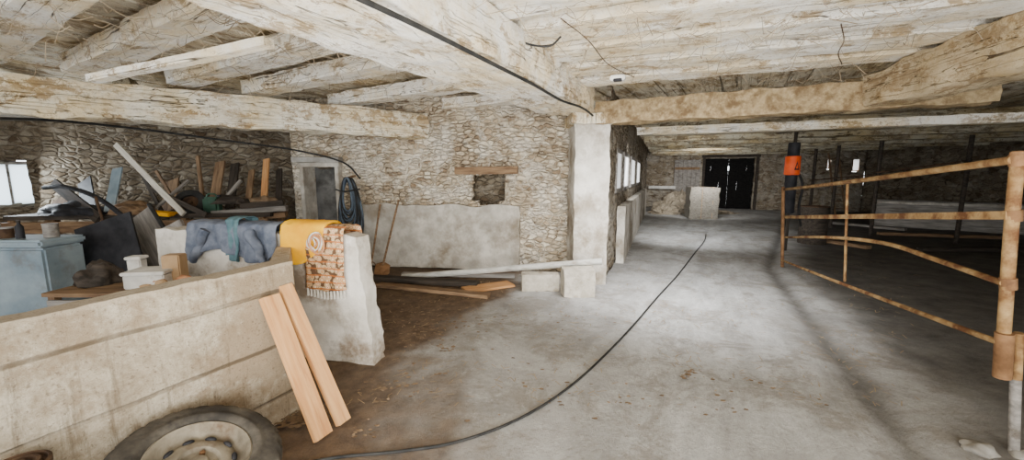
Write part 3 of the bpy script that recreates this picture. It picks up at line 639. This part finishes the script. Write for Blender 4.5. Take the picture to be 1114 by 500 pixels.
lean((262,196),6.6,(236,226),6.2,.05,.03,'greyw','short grey lath slanting before the brown boards')
lean((205,196),6.5,(170,226),6.1,.04,.03,'greyw','thin grey lath crossing over the broad brown sheet')
for i,(a,b_,mm,zz,lb) in enumerate((((222,240),(312,233),'old',0,'lowest brown timber in the stack on the workbench'),((232,232),(312,226),'greyw',0,'middle grey timber in the stack on the workbench'),((262,224),(308,220),'dark',0,'top short dark timber in the stack on the workbench'))):
    tag(beam('stacked_timber',D(a[0],a[1],5.95),D(b_[0],b_[1],6.2),.14,.08,M[mm],rough=.006),lb,'timber','timbers stacked on the workbench')
bm=bmesh.new(); p=D(176,232,5.75); box(bm,p,(.36,.26,.05),frame(V((1,.15,-.1))),.02); tag(mk('foam_slab',bm,M['yellow'],None),'yellow foam slab lying on the workbench','foam')
rt=thing('small_wheel','small black wheel lying tilted on the workbench among the boards','wheel',D(207,228,6.1))
Mx=Matrix.Translation(D(207,221,6.1))@Matrix.Rotation(1.05,4,'X')@Matrix.Rotation(.3,4,'Y'); bm=bmesh.new(); lathe(bm,[(.12,-.05),(.17,-.06),(.21,-.04),(.21,.04),(.17,.06),(.12,.05),(.12,-.05)],32,Mx); mk('tyre_ring',bm,M['rubber'],rt,True)
lobj('hub',[(.12,0),(.04,.02),(.035,.05),(.005,.05)],24,Mx,M['rustd'],rt,(False,True))
def heap(name,c,s,m,label,cat,k=0,amp=.45):
    bm=bmesh.new(); g=bmesh.ops.create_icosphere(bm,subdivisions=4,radius=1)
    for v in g['verts']:
        q=v.co.copy(); r=1+amp*noise.noise(q*1.8+V((k,0,0)))+.4*amp*abs(noise.noise(q*5+V((k,0,0)))); v.co=V(c)+V((q.x*s[0]*r,q.y*s[1]*r,max(0,q.z*s[2]*r)))
    return tag(mk(name,bm,m,None,True),label,cat)
b1=D(80,233,5.7); heap('black_tarp',(b1.x,b1.y,1.03),(.42,.2,.16),M['black'],'crumpled black tarpaulin heaped on the left of the workbench','tarpaulin',1)
b1=D(145,232,5.8); heap('dark_sacking',(b1.x,b1.y,1.03),(.26,.2,.16),M['old'],'dark brown sacking bunched on the workbench by the pale board','sacking',4)
b1=D(288,222,6.2); heap('brown_rags',(b1.x,b1.y,1.14),(.2,.14,.12),M['leaf'],'brown rags piled at the right end of the workbench','rags',7)
b1=D(250,224,6.1); heap('dark_rags',(b1.x,b1.y,1.16),(.28,.15,.12),M['dark'],'dark rags lying over the stacked timbers','rags',9)
tag(tubeobj('bumper_strip',cr([D(48,204,5.6),D(70,203,5.5),D(102,213,5.4),D(130,232,5.35),D(142,246,5.4)],8),.03,M['black'],None,10),'curved thin black bumper strip resting over the tarpaulin heap','bumper')
rt=thing('jerry_can','dark green jerry can standing on the workbench','jerry can',(-4.55,6.0,1.03))
boxobj('body',(-4.55,6.0,1.15),(.24,.13,.24),M['green'],rt,None,.03); tubeobj('handle',cr([(-4.63,6.0,1.26),(-4.6,6.0,1.31),(-4.5,6.0,1.31),(-4.47,6.0,1.26)],4),.012,M['green'],rt); cyl('cap',(-4.44,6.0,1.27),.025,.03,M['black'],rt)
tag(tubeobj('black_pipe',[D(162,222,4.6),V((-2.98,3.95,.02))],.022,M['rubber']),'thin black pipe leaning across the broad dark grey board','pipe')
tag(tubeobj('iron_bar',[D(104,214,4.6),V((-4.20,4.2,.02))],.014,M['rustd']),'thin rusty bar leaning behind the big black panel','bar')
rt=thing('wooden_crate','slatted wooden crate behind the near partition, carrying the white box','crate',(-3.05,3.2,0))
for z in (.08,.25,.42,.59):
    for y in (2.92,3.38): beam('slat',(-3.55,y,z),(-2.45,y,z),.02,.12,M['greyw'],rt,rough=.002)
for x in (-3.53,-2.47):
    for y in (2.95,3.35): beam('corner_post',(x,y,0),(x,y,.68),.05,.05,M['old'],rt,rough=.001,up=V((0,1,0)))
beam('crate_top',(-3.57,3.15,.695),(-2.43,3.15,.695),.5,.03,M['old'],rt,rough=.003)
def smallbox(name,px,py,Y,s,m,label,lid=True,yaw=.2):
    p=D(px,py,Y); R=frame(V((math.cos(yaw),math.sin(yaw),0))); rt=thing(name,label,'box',(p.x,p.y,.712)); z=.712
    boxobj('body',(p.x,p.y,z+s[2]/2),s,m,rt,R,.008)
    if lid: boxobj('lid',(p.x,p.y,z+s[2]+.012),(s[0]+.02,s[1]+.02,.025),m,rt,R,.006)
smallbox('polystyrene_box',166,300,3.12,(.28,.22,.11),M['whitep'],'white polystyrene box on the wooden crate')
smallbox('cardboard_box',190,285,3.2,(.13,.12,.24),M['card'],'upright tan cardboard box beside the white box',False)
smallbox('white_tub',150,292,3.3,(.10,.09,.18),M['whitep'],'small white tub left of the white polystyrene box')
heap('dark_sack',(-3.42,3.2,.712),(.14,.14,.16),M['dark'],'dark sack slumped at the left end of the wooden crate','sack',5)
for k in range(12):
    bm=bmesh.new(); bmesh.ops.create_icosphere(bm,subdivisions=2,radius=1)
    s=random.uniform(.03,.055); yy=3.00+.06*(k%3)
    for v in bm.verts: v.co=V((-2.86+k*.04,yy,.71+s*.7+.035*(k%2)))+V((v.co.x*s*1.3,v.co.y*s,v.co.z*s*.7))*(1+.35*noise.noise(v.co*1.5+V((k,0,0))))
    tag(mk('brick_fragment',bm,M['brick'] if k%3 else M['card'],None),'broken brick fragment in the small heap on the wooden crate','brick','brick fragments on the crate')
# ---------------------------------------------------------------- far passage things
p=W(766,238,0); rt=thing('hay_bale','big square grey hay bale standing alone before the far doorway','hay bale',p)
beam('bale',(p.x-.45,p.y+.45,.58),(p.x+.5,p.y+.25,.56),.85,1.14,M['bale'],rt,rough=.05,res=.1,seg=.1,fr=5)
for x in (-.2,.2):
    bm=bmesh.new(); c=V((p.x+x+.02,p.y+.35,.57)); tube(bm,[c+V((0,-.47,-.53)),c+V((0,-.47,.58)),c+V((0,.47,.58)),c+V((0,.47,-.53))],.008,6,closed=True); mk('twine',bm,M['card'],rt)
def lump(bm,c,s,amp,f,sub=4,k=0):
    g=bmesh.ops.create_icosphere(bm,subdivisions=sub,radius=1)
    for v in g['verts']:
        q=v.co.copy(); r=1+amp*noise.noise(q*f+V((k,0,0)))+.5*amp*noise.noise(q*f*3+V((k,0,0)))
        v.co=V(c)+V((q.x*s[0]*r,q.y*s[1]*r,max(0,q.z*s[2]*r)))
bm=bmesh.new(); lump(bm,V((7.0,17.3,0)),(.8,.6,.7),.35,2); lump(bm,V((7.6,18.2,0)),(.7,.6,.8),.35,2,4,3); lump(bm,V((6.4,16.4,0)),(.6,.5,.35),.4,3,4,5); lump(bm,V((8.3,16.6,0)),(1.1,.5,.12),.5,3,4,8)
stuff(mk('hay_heap',bm,M['hay'],None,False),'loose hay heaped in the left corner of the far passage','hay')
tag(beam('white_ledge',onf(.15,.27,1.0),onf(1.35,.27,1.0),.35,.14,M['whitep'],rough=.01),'white ledge above the hay heap on the far wall','ledge')
pp=D(857,240,8.3); pp.z=0
rt=thing('banded_cylinder','slim black cylinder with a red orange band on a thin post beyond the gate','cylinder',pp)
beam('post',pp,pp+V((0,0,2.5)),.045,.045,M['dark'],rt,rough=.004,up=V((0,1,0)))
c0=D(857,232,8.14); z0=c0.z; zA=D(857,190,8.14).z-z0; zB=D(857,170,8.14).z-z0; zC=D(857,155,8.14).z-z0
lobj('black_cylinder',[(.01,0),(.095,.01),(.105,.03),(.105,zC-.03),(.095,zC),(.01,zC)],24,Matrix.Translation(c0),M['black'],rt)
ob=lobj('orange_band',[(.106,zA-.005),(.13,zA),(.135,zA+.02),(.135,zB-.02),(.13,zB),(.106,zB+.005)],24,Matrix.Translation(c0),M['orange'],rt,(False,False))
c=c0+V((-.002,-.139,(zA+zB)/2)); bm=bmesh.new(); q=[bm.verts.new(c+V((x,0,z))) for x,z in ((-.05,-.09),(.05,-.09),(0,.09))]; bm.faces.new(q); mk('warning_triangle',bm,M['black'],ob)
bm=bmesh.new(); q=[bm.verts.new(c+V((x,-.003,z))) for x,z in ((-.022,-.06),(.022,-.06),(0,.03))]; bm.faces.new(q); mk('warning_triangle_centre',bm,M['orange'],ob)
tubeobj('hose_tail',cr([D(864,180,8.1),D(873,200,8.1),D(869,225,8.1),D(871,246,8.2)],6),.024,M['rubber'],rt)
bc=D(884,250,9.2); bc.z=0; rt=thing('barrel','dark dented barrel standing beyond the far end of the gate','barrel',bc)
lobj('body',[(.27,0),(.28,.02),(.275,.28),(.29,.30),(.275,.32),(.275,.56),(.29,.58),(.275,.60),(.28,.86)],28,Matrix.Translation(bc),M['dark'],rt,(True,False)); lobj('lid',[(.285,.86),(.285,.88),(.26,.885),(.25,.87),(.02,.87)],28,Matrix.Translation(bc),M['rustd'],rt)
for i,(px,Y,z) in enumerate(((881,13.5,2.5),(905,12,2.5),(950,10.5,2.5),(1045,9.2,2.5))):
    p=D(px,230,Y); p.z=0
    tag(tubeobj('stall_post',[p,p+V((0,0,z))],.045,M['dark'],None,10),'%s dark stall post from the left in the shadowed right bay'%ordn[i],'post','stall posts in the right bay')
for i,(a,Ya,b_,Yb,lb) in enumerate((((881,196),13.5,(950,190),10.4,'thin horizontal rail between the left posts of the right bay'),((950,188),10.4,(1045,176),9.1,'thin horizontal rail between the right posts of the right bay'))):
    tag(tubeobj('stall_rail',[D(a[0],a[1],Ya-.1),D(b_[0],b_[1],Yb-.1)],.02,M['rustd']),lb,'rail','rails in the right bay')
p0=D(955,216,12.6);p1=D(1150,216,10.2)
rt=thing('feed_trough','long low concrete feed trough with a pale rim along the right wall','trough',V(((p0.x+p1.x)/2,(p0.y+p1.y)/2,0)))
beam('trough_wall',V((p0.x,p0.y,.36)),V((p1.x,p1.y,.36)),.15,.72,M['greyw'],rt,rough=.02); beam('trough_rim',V((p0.x,p0.y,.75)),V((p1.x,p1.y,.75)),.3,.07,M['conc'],rt,rough=.02)
beam('trough_back',V((p0.x+.35,p0.y+.5,.4)),V((p1.x+.35,p1.y+.5,.4)),.12,.8,M['greyw'],rt,rough=.01)
for i,(a,b_,mm,lb) in enumerate((((905,244),(985,252),'greyw','grey scrap timber lying farthest left on the dark floor behind the gate'),((955,256),(1090,261),'old','long brown scrap timber lying in front of the feed trough'),((1000,274),(1112,274),'dark','dark scrap timber lying nearest the gate on the dark floor'),((895,264),(945,272),'old','short brown scrap timber lying behind the far end of the gate'))):
    tag(beam('scrap_timber',W(*a,0)+V((0,0,.06)),W(*b_,0)+V((0,0,.06)),.14,.07,M[mm],rough=.01),lb,'timber','scrap timbers behind the gate')
rt=thing('wooden_ladder','tall dark wooden ladder leaning against the far wall of the right bay','ladder',D(915,230,15.5)*V((1,1,0)))
q=D(915,230,15.5); q.z=0
for s in (-.2,.2): beam('stile',q+V((s,0,0)),q+V((s,.7,2.5)),.04,.06,M['old'],rt,rough=.003,up=V((0,1,0)))
for k in range(8): t=(k+1)/9; beam('rung',q+V((-.2,.7*t,2.5*t)),q+V((.2,.7*t,2.5*t)),.035,.035,M['old'],rt,rough=.002)
# ---------------------------------------------------------------- litter and straw
bm=bmesh.new()
for k in range(1900):
    px=random.uniform(330,1000); py=random.choice([random.uniform(285,440),random.uniform(300,400),random.uniform(232,300)])
    p=W(px,py,.012); 
    if p.x<interp(p.y,[1,2.6,3.2,7],[-1.6,-1.2,-1.0,-2.5]): continue
    if p.y>6.0 and p.x<1.45+(p.y-6)*.38+.35: continue
    if p.y>9.5 and p.x>9: continue
    if noise.noise(V((p.x*1.3,p.y*1.3,0)))<-.05 and random.random()<.8: continue
    a=random.uniform(0,6.28); L=random.uniform(.010,.035)*(1+p.y*.09); w=.0018*(1+p.y*.17)
    d=V((math.cos(a),math.sin(a),0)); s=V((-d.y,d.x,0)); vs=[bm.verts.new(p+d*L*x+s*w*y+V((0,0,.004*z))) for x,y,z in ((-1,-1,0),(1,-1,1),(1,1,1),(-1,1,0))]; bm.faces.new(vs)
stuff(mk('straw_litter',bm,M['straw']),'loose straw bits scattered over the concrete floor','straw')
bm=bmesh.new()
def leafs(cx,cy,n,sp):
    for k in range(n):
        p=W(cx+random.gauss(0,sp),cy+random.gauss(0,sp*.35),.014); a=random.uniform(0,6.28); r=random.uniform(.006,.02)
        if p.y>6.0: continue
        vs=[bm.verts.new(p+V((r*math.cos(a+t)*(1+.3*random.random()),r*.7*math.sin(a+t),.006*random.random()))) for t in (0,1.2,2.3,3.3,4.3,5.3)]; bm.faces.new(vs)
leafs(487,378,26,8); leafs(752,407,30,8); leafs(700,440,6,14); leafs(400,470,18,12); leafs(620,350,26,30); leafs(470,350,170,34); leafs(520,300,40,25); leafs(325,455,130,16); leafs(600,420,26,60); leafs(430,420,40,24); leafs(800,430,20,50)
stuff(mk('leaf_litter',bm,M['leaf']),'brown dead leaves and dirt clumps scattered on the floor','leaves')
bm=bmesh.new()
for k in range(700):
    px=random.uniform(20,1080); py=random.uniform(5,115); p=W(px,py,2.66 if px>560 else 2.6)
    if p.y>4.9 : continue
    a=random.uniform(0,6.28); L=random.uniform(.06,.26); q=[p,p+V((L*.5*math.cos(a),L*.5*math.sin(a),-random.uniform(.0,.06))),p+V((L*math.cos(a),L*math.sin(a),-random.uniform(-.04,.14)))]
    tube(bm,cr(q,3),random.uniform(.0015,.003),4)
stuff(mk('hanging_straw',bm,M['web']),'wisps of straw and dusty cobweb hanging under the ceiling joists','straw')
# ---------------------------------------------------------------- light
w=bpy.data.worlds.new('world'); S.world=w; w.use_nodes=True; bg=w.node_tree.nodes['Background']; bg.inputs[0].default_value=(.95,.98,1,1); bg.inputs[1].default_value=4.6
def area(name,loc,tgt,sx,sy,e,c=(1,1,1),spread=180):
    l=bpy.data.lights.new(name,'AREA'); l.shape='RECTANGLE'; l.size=sx; l.size_y=sy; l.energy=e; l.color=c; l.spread=math.radians(spread)
    o=bpy.data.objects.new(name,l); COL.objects.link(o); o.location=loc; d=V(tgt)-V(loc); o.rotation_euler=d.to_track_quat('-Z','Y').to_euler(); return o
area('fill_behind',(.2,-2.2,1.7),(-.2,6,1.2),4,2.2,170,(1,.995,.97),115)  # unseen fill lamp added behind the camera
area('fill_low',(.1,.6,.25),(.2,2.8,2.9),2.4,1.4,180,(1,.985,.94),145)  # added uplight standing in for floor bounce on the ceiling
area('light_left_window',(-8.0,6.1,1.5),(-5,4.5,1),.8,.8,110,(.85,.93,1))
area('fill_mid',(1.6,4.2,2.2),(2.2,5.4,0),2.0,1.2,80,(.98,.99,1),105)  # added fill over the middle floor, no fixture here
area('fill_passage',(3.0,8.4,1.9),(5.5,11.5,.0),1.8,1,80,(.97,.99,1),95)  # added fill to brighten the passage, no fixture here
area('fill_passage_far',(6.4,13.2,2.1),(8.4,18.4,.5),1.2,.8,60,(1,.99,.97),95)  # added fill for the passage end, faces away so it stays unseen
